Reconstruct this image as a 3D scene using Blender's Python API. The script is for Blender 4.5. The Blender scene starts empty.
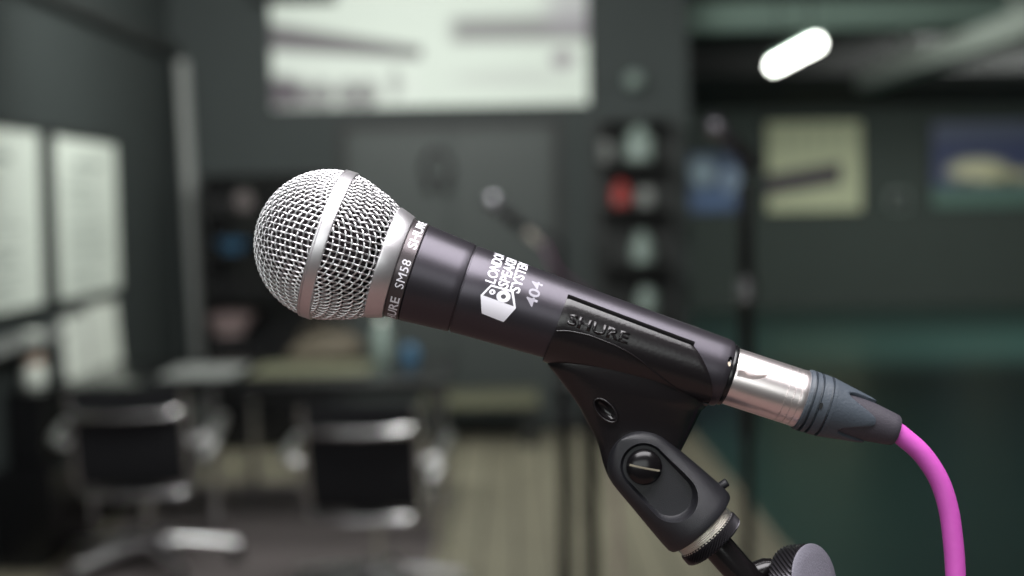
import bpy, bmesh, math, random
from mathutils import Matrix, Vector, Quaternion

random.seed(7)
PI = math.pi
C = bpy.context.scene.collection
SC = bpy.context.scene

def lin(c):
    c = c / 255.0
    return c / 12.92 if c <= 0.04045 else ((c + 0.055) / 1.055) ** 2.4
def rgb(r, g, b):
    return (lin(r), lin(g), lin(b), 1.0)

# ------------------------------------------------------------------ camera
F = 1450.0                       # focal length in picture widths/1024
PITCH, ROLL, CAMZ = math.radians(3.28), math.radians(1.0), 1.5
Fw = Vector((0, math.cos(PITCH), -math.sin(PITCH)))
R0 = Vector((1, 0, 0))
U0 = Vector((0, math.sin(PITCH), math.cos(PITCH)))
Rt = R0 * math.cos(ROLL) - U0 * math.sin(ROLL)
Up = R0 * math.sin(ROLL) + U0 * math.cos(ROLL)
CAM = Vector((0, 0, CAMZ))
cd = bpy.data.cameras.new('camera')
cam = bpy.data.objects.new('camera', cd)
C.objects.link(cam)
m = Matrix.Identity(4)
for r in range(3):
    m[r][0], m[r][1], m[r][2], m[r][3] = Rt[r], Up[r], -Fw[r], CAM[r]
cam.matrix_world = m
cd.sensor_width = 36.0
cd.lens = 36.0 * F / 1024.0
cd.clip_start = 0.02
cd.clip_end = 100
cd.dof.use_dof = True
DEPTH = 0.490
cd.dof.focus_distance = DEPTH - 0.006
cd.dof.aperture_fstop = 6.0
SC.camera = cam

# ------------------------------------------------------------------ world, lights, exposure
SC.view_settings.view_transform = 'Standard'
SC.view_settings.look = 'None'
SC.view_settings.exposure = 0.0
SC.view_settings.gamma = 1.0
SC.view_settings.use_curve_mapping = False
SC.cycles.use_denoising = True
SC.cycles.max_bounces = 6
SC.cycles.sample_clamp_indirect = 4.0
w = bpy.data.worlds.new('world')
SC.world = w
w.use_nodes = True
w.node_tree.nodes['Background'].inputs[0].default_value = (0.92, 0.90, 0.90, 1)
w.node_tree.nodes['Background'].inputs[1].default_value = 0.06

def area(name, loc, target, sx, sy, power, col=(1, 1, 1)):
    l = bpy.data.lights.new(name, 'AREA')
    l.shape = 'RECTANGLE'
    l.size, l.size_y, l.energy, l.color = sx, sy, power, col
    o = bpy.data.objects.new(name, l)
    C.objects.link(o)
    o.location = loc
    o.rotation_euler = (Vector(target) - Vector(loc)).to_track_quat('-Z', 'Y').to_euler()
    return o
# daylight from the big windows behind the camera, a ceiling lamp overhead, added fills farther back
area('window_daylight', (-1.2, -3.2, 2.2), (0, 5, 1.2), 4.5, 1.6, 55, (0.95, 1.0, 0.98))
area('ceiling_lamp_light', (0.0, 0.02, 2.95), (0.0, 0.04, 1.4), 1.9, 1.75, 108, (1.0, 0.98, 1.0))
area('poster_fill_light', (-0.1, 4.3, 2.95), (-2.2, 7.0, 1.2), 1.6, 0.8, 125, (0.97, 1.0, 0.96))  # added fill that brightens the left-wall posters, no fixture there
area('print_fill_light', (-0.6, 6.4, 2.95), (-0.6, 9.5, 2.0), 1.8, 0.6, 120, (0.97, 1.0, 0.95))  # added fill aimed at the print on the back wall
area('hall_fill_light', (5.4, 13.6, 2.93), (4.6, 19, 0.9), 3.4, 0.7, 340, (0.95, 1.0, 0.95))  # added fill brightening the far hall wall, separate from the tube lamp

# ------------------------------------------------------------------ helpers
def mat(name, col, rough=0.5, metal=0.0, noise=0.0, scale=40.0, bump=0.0, bscale=200.0, spec=0.5, coat=0.0, emit=None, estr=0.0, attr=None):
    m = bpy.data.materials.new(name)
    m.use_nodes = True
    nt = m.node_tree
    b = nt.nodes['Principled BSDF']
    b.inputs['Base Color'].default_value = col
    b.inputs['Roughness'].default_value = rough
    b.inputs['Metallic'].default_value = metal
    b.inputs['Specular IOR Level'].default_value = spec
    b.inputs['Coat Weight'].default_value = coat
    tc = nt.nodes.new('ShaderNodeTexCoord')
    if noise > 0:
        n = nt.nodes.new('ShaderNodeTexNoise')
        n.inputs['Scale'].default_value = scale
        n.inputs['Detail'].default_value = 4
        nt.links.new(tc.outputs['Object'], n.inputs['Vector'])
        mx = nt.nodes.new('ShaderNodeMix')
        mx.data_type = 'RGBA'
        k1, k2 = 1 - noise, 1 + noise
        mx.inputs[6].default_value = (col[0] * k1, col[1] * k1, col[2] * k1, 1)
        mx.inputs[7].default_value = (min(1, col[0] * k2), min(1, col[1] * k2), min(1, col[2] * k2), 1)
        nt.links.new(n.outputs['Fac'], mx.inputs[0])
        nt.links.new(mx.outputs[2], b.inputs['Base Color'])
    if bump > 0:
        n2 = nt.nodes.new('ShaderNodeTexNoise')
        n2.inputs['Scale'].default_value = bscale
        n2.inputs['Detail'].default_value = 3
        nt.links.new(tc.outputs['Object'], n2.inputs['Vector'])
        bp = nt.nodes.new('ShaderNodeBump')
        bp.inputs['Strength'].default_value = bump
        bp.inputs['Distance'].default_value = 0.0004
        nt.links.new(n2.outputs['Fac'], bp.inputs['Height'])
        nt.links.new(bp.outputs['Normal'], b.inputs['Normal'])
    if attr:
        a = nt.nodes.new('ShaderNodeAttribute')
        a.attribute_name = attr
        nt.links.new(a.outputs['Color'], b.inputs['Base Color'])
    if emit:
        b.inputs['Emission Color'].default_value = emit
        b.inputs['Emission Strength'].default_value = estr
    return m

M = {}
M['wall'] = mat('wall_paint', rgb(48, 54, 54), 0.75, noise=0.08, scale=3)
M['wall_far'] = mat('far_wall_paint', rgb(66, 74, 70), 0.8, noise=0.08, scale=2)
M['door'] = mat('door_paint', rgb(52, 58, 57), 0.55, noise=0.06, scale=4)
M['dark'] = mat('dark_paint', rgb(26, 28, 28), 0.6, noise=0.1, scale=8)
M['darkceil'] = mat('hall_ceiling_black', rgb(12, 12, 12), 0.9, noise=0.2, scale=1)
M['tray'] = mat('tray_paint', rgb(38, 41, 41), 0.7, noise=0.1, scale=5)
M['beampale'] = mat('pale_beam_paint', rgb(190, 200, 192), 0.7, noise=0.06, scale=3)
M['ceil'] = mat('ceiling_grey', rgb(64, 68, 67), 0.9, noise=0.06, scale=3)
M['beam'] = mat('beam_paint', rgb(128, 150, 140), 0.7, noise=0.06, scale=3)
M['black'] = mat('black_lacquer', rgb(16, 16, 18), 0.25, noise=0.1, scale=10, spec=0.5)
M['blacktop'] = mat('black_table_top', rgb(20, 20, 21), 0.2, noise=0.1, scale=10)
M['fabric'] = mat('black_mesh_fabric', rgb(12, 12, 18), 0.9, noise=0.2, scale=300)
M['chrome'] = mat('chrome', (0.72, 0.71, 0.72, 1), 0.16, 1.0, noise=0.04, scale=20)
M['white'] = mat('white_board', rgb(226, 231, 222), 0.6, noise=0.02, scale=20)
M['nickel'] = mat('nickel_wire', (0.80, 0.79, 0.80, 1), 0.36, 1.0, noise=0.06, scale=900)
M['band'] = mat('nickel_band', (0.74, 0.72, 0.74, 1), 0.40, 1.0, noise=0.06, scale=500)
M['foam'] = mat('dark_foam', rgb(34, 26, 30), 0.95, noise=0.3, scale=900)
M['handle'] = mat('handle_enamel', rgb(74, 71, 77), 0.36, 0.8, noise=0.06, scale=900, bump=0.04, bscale=3500)
M['badge'] = mat('badge_ring_grey', rgb(84, 78, 80), 0.32, 0.6, noise=0.05, scale=600)
M['print'] = mat('white_print', rgb(238, 236, 244), 0.6)
M['printgrey'] = mat('grey_print', rgb(158, 155, 165), 0.6)
M['printdark'] = mat('dark_print', rgb(70, 68, 74), 0.5)
M['plastic'] = mat('glossy_black_plastic', rgb(22, 19, 21), 0.26, noise=0.1, scale=400, bump=0.12, bscale=900, spec=0.55)
M['satin'] = mat('satin_black_plastic', rgb(30, 30, 34), 0.42, noise=0.15, scale=500, bump=0.35, bscale=4200, spec=0.5)
M['lip_shade'] = mat('lip_shade_black', rgb(8, 7, 8), 0.9, spec=0.1)  # near-black colour standing in for shade at the clip lips
M['screw'] = mat('screw_black', rgb(20, 18, 20), 0.22, 0.3, noise=0.1, scale=900)
M['brass'] = mat('worn_slot_metal', (0.42, 0.36, 0.28, 1), 0.4, 1.0, noise=0.2, scale=900)
M['thread'] = mat('zinc_thread', (0.88, 0.86, 0.82, 1), 0.38, 1.0, noise=0.1, scale=900)
M['tube'] = mat('black_tube', rgb(24, 22, 23), 0.22, 0.2, noise=0.1, scale=200, spec=0.6)
M['knurl'] = mat('knurled_black', rgb(60, 58, 62), 0.3, 0.7, noise=0.1, scale=500)
M['knobface'] = mat('knob_face_grey', rgb(112, 110, 120), 0.5, noise=0.1, scale=400, bump=0.5, bscale=1500)
M['xlr'] = mat('satin_nickel_shell', (0.96, 0.89, 0.88, 1), 0.32, 1.0, noise=0.04, scale=500)
M['boot'] = mat('boot_rubber', rgb(62, 69, 77), 0.45, noise=0.08, scale=400, bump=0.3, bscale=1200)
M['boot2'] = mat('boot_core_rubber', rgb(56, 53, 60), 0.55, noise=0.08, scale=400, bump=0.3, bscale=1500)
M['cable'] = mat('magenta_cable_jacket', rgb(186, 80, 170), 0.45, noise=0.05, scale=200, bump=0.2, bscale=500)
M['art'] = mat('printed_picture', (1, 1, 1, 1), 0.6, attr='col')
M['red'] = mat('red_enamel', rgb(150, 44, 40), 0.4, noise=0.05)
M['pale'] = mat('pale_ceramic', rgb(128, 142, 136), 0.4, noise=0.05)
M['beige'] = mat('beige_fabric', rgb(84, 76, 64), 0.8, noise=0.15, scale=30)
M['beigewood'] = mat('pale_bench_wood', rgb(106, 106, 86), 0.6, noise=0.15, scale=12)
M['mat'] = mat('bounce_mat_red', rgb(124, 100, 95), 0.95, noise=0.1, scale=50)
M['plug_glint'] = mat('plug_glint_pale', rgb(200, 192, 180), 0.5, 0.1, noise=0.03, scale=60)  # pale colour paints the highlight on the blurred plug
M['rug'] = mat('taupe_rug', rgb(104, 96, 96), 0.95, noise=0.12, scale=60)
M['alu'] = mat('polished_aluminium', (0.80, 0.79, 0.80, 1), 0.34, 1.0, noise=0.04, scale=20)
M['farmetal'] = mat('dull_grille_metal', (0.34, 0.33, 0.36, 1), 0.45, 1.0, noise=0.04, scale=60)
M['post'] = mat('pale_grey_board', rgb(140, 142, 140), 0.7, noise=0.04, scale=6)
M['blue'] = mat('blue_plastic', rgb(56, 96, 126), 0.4, noise=0.05)
M['pink'] = mat('pinkish_paper', rgb(140, 122, 122), 0.7, noise=0.2, scale=30)
M['orange'] = mat('orange_label', rgb(150, 106, 80), 0.6, noise=0.05)
M['farcable'] = mat('magenta_cable_far', rgb(150, 62, 128), 0.5)
M['lamp'] = mat('lamp_tube', (1, 1, 1, 1), 0.5, emit=(0.97, 1.0, 0.93, 1), estr=14.0)

def floor_mat():
    m = bpy.data.materials.new('pale_plank_floor')
    m.use_nodes = True
    nt = m.node_tree
    b = nt.nodes['Principled BSDF']
    b.inputs['Roughness'].default_value = 0.45
    tc = nt.nodes.new('ShaderNodeTexCoord')
    mp = nt.nodes.new('ShaderNodeMapping')
    mp.inputs['Rotation'].default_value = (0, 0, PI / 2)
    br = nt.nodes.new('ShaderNodeTexBrick')
    br.inputs['Scale'].default_value = 1.0
    br.inputs['Brick Width'].default_value = 1.8
    br.inputs['Row Height'].default_value = 0.16
    br.inputs['Mortar Size'].default_value = 0.006
    br.inputs['Color1'].default_value = rgb(164, 158, 138)
    br.inputs['Color2'].default_value = rgb(146, 140, 122)
    br.inputs['Mortar'].default_value = rgb(60, 56, 50)
    nt.links.new(tc.outputs['Object'], mp.inputs['Vector'])
    nt.links.new(mp.outputs['Vector'], br.inputs['Vector'])
    nt.links.new(br.outputs['Color'], b.inputs['Base Color'])
    return m
M['floor'] = floor_mat()
M['hallfloor'] = mat('dark_green_epoxy_floor', rgb(50, 78, 73), 0.30, noise=0.12, scale=1.5, spec=0.5)

def obj(name, bm, material=None, parent=None, frame=None, smooth=None):
    """link a bmesh as one mesh object; FRAME maps its coordinates to the world"""
    if frame is not None:
        if parent is not None:
            bm.transform(parent_world(parent).inverted() @ frame)
        else:
            bm.transform(frame)
    if smooth is not None:
        lim = math.radians(smooth)
        for f in bm.faces:
            f.smooth = True
        for e in bm.edges:
            if len(e.link_faces) == 2:
                if e.calc_face_angle(0) > lim:
                    e.smooth = False
    me = bpy.data.meshes.new(name)
    bm.to_mesh(me)
    bm.free()
    o = bpy.data.objects.new(name, me)
    C.objects.link(o)
    if material is not None:
        for mt in (material if isinstance(material, (list, tuple)) else [material]):
            me.materials.append(mt)
    if parent is not None:
        o.parent = parent
    return o

def parent_world(o):
    mm = o.matrix_basis.copy()
    while o.parent is not None:
        o = o.parent
        mm = o.matrix_basis @ mm
    return mm

def thing(name, label, cat, loc=(0, 0, 0), rotz=0.0, group=None):
    o = bpy.data.objects.new(name, None)
    C.objects.link(o)
    o.location = loc
    o.rotation_euler = (0, 0, rotz)
    o.empty_display_size = 0.05
    o['label'] = label
    o['category'] = cat
    if group:
        o['group'] = group
    return o
def tag(o, label, cat, group=None):
    o['label'] = label
    o['category'] = cat
    if group:
        o['group'] = group
    return o
def struct(name, bm, mt, smooth=None):
    o = obj(name, bm, mt, smooth=smooth)
    o['kind'] = 'structure'
    return o
def dup(root, loc, rotz, label, scale=None):
    def rec(src, par):
        c = src.copy()
        C.objects.link(c)
        c.parent = par
        for ch in list(src.children):
            rec(ch, c)
        return c
    r = rec(root, None)
    r.location = loc
    r.rotation_euler = (0, 0, rotz)
    r['label'] = label
    return r

def add_box(bm, x0, x1, y0, y1, z0, z1, bevel=0.0, mtx=None):
    b = bmesh.new()
    bmesh.ops.create_cube(b, size=1.0)
    for v in b.verts:
        v.co = Vector(((x0 + x1) / 2 + v.co.x * (x1 - x0), (y0 + y1) / 2 + v.co.y * (y1 - y0), (z0 + z1) / 2 + v.co.z * (z1 - z0)))
    if bevel > 0:
        bmesh.ops.bevel(b, geom=b.edges[:], offset=bevel, segments=2, affect='EDGES', profile=0.6)
    if mtx is not None:
        b.transform(mtx)
    merge(bm, b)
    return bm
def merge(bm, b):
    me = bpy.data.meshes.new('tmp')
    b.to_mesh(me)
    b.free()
    bm.from_mesh(me)
    bpy.data.meshes.remove(me)
def box(x0, x1, y0, y1, z0, z1, bevel=0.0):
    return add_box(bmesh.new(), x0, x1, y0, y1, z0, z1, bevel)

def rings(bm, loops, closed=True, cap=True):
    """skin a list of vertex loops"""
    vs = [[bm.verts.new(p) for p in lp] for lp in loops]
    n = len(loops[0])
    for a, b in zip(vs[:-1], vs[1:]):
        for k in range(n if closed else n - 1):
            k2 = (k + 1) % n
            try:
                bm.faces.new((a[k], a[k2], b[k2], b[k]))
            except ValueError:
                pass
    if cap:
        bm.faces.new(list(reversed(vs[0])))
        bm.faces.new(vs[-1])
    return vs
def fixn(bm):
    bmesh.ops.recalc_face_normals(bm, faces=bm.faces[:])
    return bm

def lathe(bm, prof, segs=96, cap=True):
    """revolve (s, r) about local X"""
    loops = []
    for s, r in prof:
        loops.append([Vector((s, -r * math.cos(2 * PI * k / segs), r * math.sin(2 * PI * k / segs))) for k in range(segs)])
    rings(bm, loops, cap=cap)
    return fixn(bm)
def lathe_z(bm, prof, segs=32, cx=0, cy=0, cap=True):
    loops = [[Vector((cx + r * math.cos(2 * PI * k / segs), cy + r * math.sin(2 * PI * k / segs), z)) for k in range(segs)] for z, r in prof]
    rings(bm, loops, cap=cap)
    return fixn(bm)

def catmull(pts, n=8):
    pts = [Vector(p) for p in pts]
    P = [2 * pts[0] - pts[1]] + pts + [2 * pts[-1] - pts[-2]]
    out = []
    for i in range(1, len(P) - 2):
        for k in range(n):
            t = k / n
            out.append(0.5 * ((2 * P[i]) + (-P[i - 1] + P[i + 1]) * t + (2 * P[i - 1] - 5 * P[i] + 4 * P[i + 1] - P[i + 2]) * t * t + (-P[i - 1] + 3 * P[i] - 3 * P[i + 1] + P[i + 2]) * t ** 3))
    out.append(pts[-1])
    return out
def tube(bm, pts, r, segs=12, cap=True):
    pts = [Vector(p) for p in pts]
    n = len(pts)
    t0 = (pts[1] - pts[0]).normalized()
    ref = Vector((0, 0, 1)) if abs(t0.z) < 0.9 else Vector((0, 1, 0))
    nrm = (ref - t0 * ref.dot(t0)).normalized()
    loops = []
    for i, p in enumerate(pts):
        a = pts[max(0, i - 1)]
        b = pts[min(n - 1, i + 1)]
        t = (b - a)
        t = t.normalized() if t.length > 1e-12 else t0
        nrm = nrm - t * nrm.dot(t)
        nrm = nrm.normalized() if nrm.length > 1e-9 else t.orthogonal().normalized()
        bn = t.cross(nrm)
        rr = r[i] if isinstance(r, (list, tuple)) else r
        loops.append([p + nrm * rr * math.cos(2 * PI * k / segs) + bn * rr * math.sin(2 * PI * k / segs) for k in range(segs)])
    rings(bm, loops, cap=cap)
    return bm

def text_bm(s, size, bold=0.0, spacing=1.0, maxedge=None):
    """flat text in XY, centred, as a bmesh"""
    cu = bpy.data.curves.new('txt', 'FONT')
    cu.body = s
    cu.size = size
    cu.align_x, cu.align_y = 'CENTER', 'CENTER'
    cu.offset = bold
    cu.space_character = spacing
    cu.resolution_u = 3
    o = bpy.data.objects.new('txt', cu)
    C.objects.link(o)
    dg = bpy.context.evaluated_depsgraph_get()
    me = bpy.data.meshes.new_from_object(o.evaluated_get(dg))
    bm = bmesh.new()
    bm.from_mesh(me)
    bpy.data.objects.remove(o)
    bpy.data.curves.remove(cu)
    bpy.data.meshes.remove(me)
    return refine(bm, maxedge)
def refine(bm, maxedge):
    if maxedge:
        for _ in range(5):
            es = [e for e in bm.edges if e.calc_length() > maxedge]
            if not es:
                break
            bmesh.ops.subdivide_edges(bm, edges=es, cuts=1)
            bmesh.ops.triangulate(bm, faces=bm.faces[:])
    return bm
def fit(bm, wid, hei):
    xs = [v.co.x for v in bm.verts]
    ys = [v.co.y for v in bm.verts]
    cx, cy = (min(xs) + max(xs)) / 2, (min(ys) + max(ys)) / 2
    kx, ky = wid / (max(xs) - min(xs)), hei / (max(ys) - min(ys))
    for v in bm.verts:
        v.co.x = (v.co.x - cx) * kx
        v.co.y = (v.co.y - cy) * ky
    return bm

def boolean(o, cutter_bm, frame=None):
    """carve the cutter out of the mesh of o, once, here"""
    cm = bpy.data.meshes.new('cut')
    if frame is not None:
        cutter_bm.transform(parent_world(o).inverted() @ frame)
    fixn(cutter_bm)
    cutter_bm.to_mesh(cm)
    cutter_bm.free()
    c = bpy.data.objects.new('cut', cm)
    C.objects.link(c)
    c.matrix_world = parent_world(o)
    md = o.modifiers.new('b', 'BOOLEAN')
    md.operation = 'DIFFERENCE'
    md.solver = 'EXACT'
    md.object = c
    dg = bpy.context.evaluated_depsgraph_get()
    dg.update()
    me = bpy.data.meshes.new_from_object(o.evaluated_get(dg))
    o.modifiers.clear()
    old = o.data
    o.data = me
    bpy.data.meshes.remove(old)
    bpy.data.objects.remove(c)
    bpy.data.meshes.remove(cm)
def resmooth(o, deg):
    bm = bmesh.new()
    bm.from_mesh(o.data)
    lim = math.radians(deg)
    for f in bm.faces:
        f.smooth = True
    for e in bm.edges:
        e.smooth = not (len(e.link_faces) == 2 and e.calc_face_angle(0) > lim)
    bm.to_mesh(o.data)
    bm.free()

def at(px, py, Y):
    """world point seen at picture position (px, py) on the plane y = Y"""
    d = Fw + Rt * ((px - 512) / F) + Up * ((288 - py) / F)
    return CAM + d * (Y / d.y)

# frames in which one unit is 1/1450 of the focus distance
K = DEPTH / F
FI = Matrix.Identity(4)                   # microphone plane: x right, y away, z up
o0 = CAM + Fw * DEPTH
for r in range(3):
    FI[r][0], FI[r][1], FI[r][2], FI[r][3] = Rt[r] * K, Fw[r] * K, Up[r] * K, o0[r]
def sub(px, py, deg, dy=0.0):
    return FI @ Matrix.Translation((px - 512, dy, 288 - py)) @ Matrix.Rotation(math.radians(deg), 4, 'Y')
FM = sub(330, 245, 18.1)                   # microphone: x along the body
CA, SA = math.cos(math.radians(18.1)), math.sin(math.radians(18.1))
def sd(px, py):
    """picture point -> (along the body, down across it)"""
    dx, dy = px - 330, py - 245
    return dx * CA + dy * SA, -dx * SA + dy * CA
def near(s, d, rfun, lift=0.0):
    """the same for a point on the camera side of the barrel, which stands nearer than its axis"""
    cs, cdn = sd(512, 288)
    s1, d1 = s, d
    for _ in range(4):
        r = rfun(s1) + lift
        y = math.sqrt(max(0.0, r * r - d1 * d1))
        k = 1 - y / F
        s1, d1 = cs + (s - cs) * k, cdn + (d - cdn) * k
    return s1, d1

# ------------------------------------------------------------------ the room
XL, YB, XE = -2.2, 9.5, 1.17
struct('floor', box(-2.35, XE, -1.0, 9.62, -0.1, 0.0), M['floor'])
struct('floor', box(XE, 12, -1.0, 20.2, -0.1, -0.002), M['hallfloor'])
struct('wall_left', box(-2.35, XL, -1.0, 9.65, 0, 3.0), M['wall'])
struct('wall_back', box(XL, XE, YB, 9.65, 0, 3.0), M['wall'])
struct('ceiling', box(XE, 11.9, 14.6, 20.0, 2.76, 2.975), M['darkceil'])
struct('wall_far', box(XE - 0.1, 12, 20, 20.2, 0, 2.97), M['wall_far'])
struct('wall_side', box(XE - 0.15, XE, 9.65, 20.0, 0, 2.97), M['wall_far'])
struct('wall_right', box(11.9, 12, -1.0, 20.0, 0, 2.97), M['wall_far'])
struct('ceiling', box(-2.35, XE, -1.0, 9.65, 3.0, 3.1), M['ceil'])
struct('ceiling', box(XE, 12, 4.0, 20.2, 2.97, 3.07), M['darkceil'])
struct('trim_1', box(XL, XL + 0.08, -1.0, YB, 2.49, 2.57, 0.01), M['tray'])          # dark tray along the left wall
struct('trim_2', box(-1.6, -1.1, 9.30, YB, 2.82, 3.0, 0.02), M['dark'])
struct('baseboard_back', box(-0.05, XE, YB - 0.015, YB, 0, 0.08, 0.004), M['dark'])
struct('baseboard_left', box(XL, XL + 0.015, 4.0, YB, 0, 0.08, 0.004), M['dark'])
# beams across and along the dark hall
struct('beam', box(XE, 11.9, 10.1, 10.35, 2.68, 2.88, 0.01), M['beam'])
bmx = bmesh.new()
add_box(bmx, 2.95, 3.15, 8.2, 12.4, 2.42, 2.58, 0.01)
for yy in (8.8, 11.2):
    add_box(bmx, 3.03, 3.07, yy - 0.02, yy + 0.02, 2.57, 2.97)
struct('beam', bmx, M['beampale'])
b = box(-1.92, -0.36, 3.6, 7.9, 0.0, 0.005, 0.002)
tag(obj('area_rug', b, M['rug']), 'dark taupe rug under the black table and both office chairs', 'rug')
b = box(-1.9, 1.0, -0.9, 3.0, 0.0, 0.005, 0.002)  # out of view, added to reflect warm tone onto the metal undersides
tag(obj('bounce_mat', b, M['mat']), 'unseen dull reddish mat added under the front stand for warm reflections', 'mat')
# double door with a slim frame in the back wall
b = bmesh.new()
add_box(b, -1.12, 0.34, YB - 0.03, YB, 2.0, 2.06, 0.004)
add_box(b, 0.28, 0.34, YB - 0.03, YB, 0.0, 2.0, 0.004)
add_box(b, -1.12, -1.06, YB - 0.03, YB, 0.0, 2.0, 0.004)
dr = struct('door_1', b, M['dark'])
for x0, x1 in ((-1.055, -0.395), (-0.385, 0.275)):
    b = box(x0, x1, YB - 0.02, YB - 0.001, 0.01, 1.995, 0.004)
    o = obj('door_panel', b, M['door'], dr)
b = bmesh.new()
tube(b, [(-0.34, YB - 0.02, 1.0), (-0.34, YB - 0.07, 1.0), (-0.22, YB - 0.07, 1.0)], 0.009)
obj('door_handle', fixn(b), M['chrome'], dr, smooth=40)

# ------------------------------------------------------------------ pictures
def art(name, wid, hei, fn, nx=72, ny=48, depth=0.03, frame_w=0.0, frame_m=None, label='', cat='picture', loc=(0, 0, 0), rotz=0.0, group=None, tilt=0.0):
    """panel in XZ facing -Y, base at the origin"""
    t = thing(name, label, cat, loc, rotz, group)
    t.rotation_euler = (tilt, 0, rotz)
    b = bmesh.new()
    grid = [[b.verts.new((-wid / 2 + wid * i / nx, -depth, hei * j / ny)) for i in range(nx + 1)] for j in range(ny + 1)]
    for j in range(ny):
        for i in range(nx):
            b.faces.new((grid[j][i], grid[j][i + 1], grid[j + 1][i + 1], grid[j + 1][i]))
    me_o = obj('print', b, M['art'], t)
    ca = me_o.data.color_attributes.new('col', 'FLOAT_COLOR', 'POINT')
    k = 0
    for j in range(ny + 1):
        for i in range(nx + 1):
            ca.data[k].color = fn(i / nx, j / ny)
            k += 1
    b = bmesh.new()
    add_box(b, -wid / 2, wid / 2, -depth + 0.002, 0, 0, hei, 0)
    obj('backing', b, M['dark'], t)
    if frame_w > 0:
        b = bmesh.new()
        d2 = depth + 0.008
        add_box(b, -wid / 2 - frame_w, wid / 2 + frame_w, -d2, 0, -frame_w, 0, 0.002)
        add_box(b, -wid / 2 - frame_w, wid / 2 + frame_w, -d2, 0, hei, hei + frame_w, 0.002)
        add_box(b, -wid / 2 - frame_w, -wid / 2, -d2, 0, 0, hei, 0.002)
        add_box(b, wid / 2, wid / 2 + frame_w, -d2, 0, 0, hei, 0.002)
        obj('frame', b, frame_m or M['dark'], t)
    return t
def mixc(a, b, t):
    t = max(0.0, min(1.0, t))
    return tuple(a[i] * (1 - t) + b[i] * t for i in range(4))
def sstep(a, b, x):
    t = max(0.0, min(1.0, (x - a) / (b - a)))
    return t * t * (3 - 2 * t)
def spot(u, v, cu, cv, ru, rv):
    return 1 - sstep(0.6, 1.25, math.hypot((u - cu) / ru, (v - cv) / rv))

def art_big(u, v):                         # pale monochrome print over the back wall
    c = rgb(222, 230, 222)
    dk = rgb(84, 72, 84)
    # sloping roof line coming in from the left (v measured up, picture 0.85 m tall)
    line = 0.51 - 0.13 * u / 0.45
    th = 0.10 - 0.06 * u / 0.5
    if u < 0.47:
        c = mixc(c, dk, 0.9 * (1 - sstep(th * 0.6, th * 1.3, abs(v - line - 0.02))))
        if v < line - 0.08:
            c = mixc(c, rgb(226, 232, 226), 0.6)
    c = mixc(c, dk, 0.95 * spot(u, v, 0.03, 0.12, 0.07, 0.13))
    for q in (0.10, 0.16, 0.24, 0.30):
        c = mixc(c, dk, 0.7 * spot(u, v, q, 0.10, 0.04, 0.11))
    c = mixc(c, dk, 0.5 * spot(u, v, 0.39, 0.17, 0.02, 0.12))
    # hull and superstructure at the right
    if 0.54 < u:
        c = mixc(c, rgb(140, 138, 140), 0.9 * (1 - sstep(0.07, 0.12, abs(v - 0.555))) * sstep(0.54, 0.60, u))
    c = mixc(c, rgb(172, 164, 176), 0.6 * (1 - sstep(0.2, 0.3, abs(v - 0.78))) * sstep(0.82, 0.93, u))
    c = mixc(c, rgb(120, 96, 120), 0.75 * spot(u, v, 0.92, 0.33, 0.04, 0.07))
    c = mixc(c, rgb(190, 192, 190), 0.5 * spot(u, v, 0.75, 0.2, 0.2, 0.06))
    return c
p = at(431, 110, YB)
art('wall_print', 2.05, 0.88, art_big, 96, 64, 0.04,
    label='large pale monochrome photo print mounted high on the dark back wall', cat='picture', loc=(p.x, YB - 0.002, p.z + 0.02))

def text_poster(seed):
    rnd = random.Random(seed)
    rows = [(0.06 + 0.86 * k / 24, 0.5 + 0.4 * rnd.random()) for k in range(24)]
    def fn(u, v):
        c = rgb(222, 229, 220)
        if 0.82 < v < 0.86 and 0.28 < u < 0.72:
            return rgb(150, 158, 152)
        for rv, rl in rows:
            if rv < 0.78 and abs(v - rv) < 0.009 and 0.15 < u < 0.15 + 0.75 * rl:
                c = rgb(172, 180, 173)
        return c
    return fn
for (y0, y1, lab) in ((5.35, 6.73, 'white text poster nearer the camera on the left wall, cut by the picture edge'),
                      (6.95, 8.05, 'white poster of small text on the left wall, farther of the two')):
    art('text_poster', y1 - y0, 0.79, text_poster(int(y0 * 10)), 60, 96, 0.02, 0.03, M['dark'], lab, 'poster',
        (XL + 0.002, (y0 + y1) / 2, 1.08), PI / 2, 'text posters on the left wall')

def art_yellow(u, v):
    c = rgb(204, 208, 172)
    c = mixc(c, rgb(150, 156, 130), 0.35 * (1 - sstep(0.08, 0.22, abs(v - 0.82))) * (0.5 + 0.5 * math.sin(u * 40)))
    car = 0.24 + 0.16 * u
    if u < 0.80:
        c = mixc(c, rgb(44, 24, 52), 1.0 * (1 - sstep(0.08, 0.15, abs(v - car - 0.06))))
    return c
def art_race(u, v):
    c = rgb(66, 74, 112)
    c = mixc(c, rgb(120, 126, 140), 0.5 * sstep(0.68, 0.9, v))
    c = mixc(c, rgb(88, 118, 108), 1 - sstep(0.20, 0.30, v))
    c = mixc(c, rgb(232, 228, 190), 0.95 * spot(u, v, 0.36, 0.43, 0.24, 0.14))
    c = mixc(c, rgb(200, 196, 150), 0.9 * spot(u, v, 0.60, 0.36, 0.22, 0.08))
    c = mixc(c, rgb(40, 40, 60), 0.8 * spot(u, v, 0.28, 0.30, 0.05, 0.06))
    c = mixc(c, rgb(40, 40, 60), 0.8 * spot(u, v, 0.60, 0.30, 0.05, 0.06))
    return c
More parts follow.
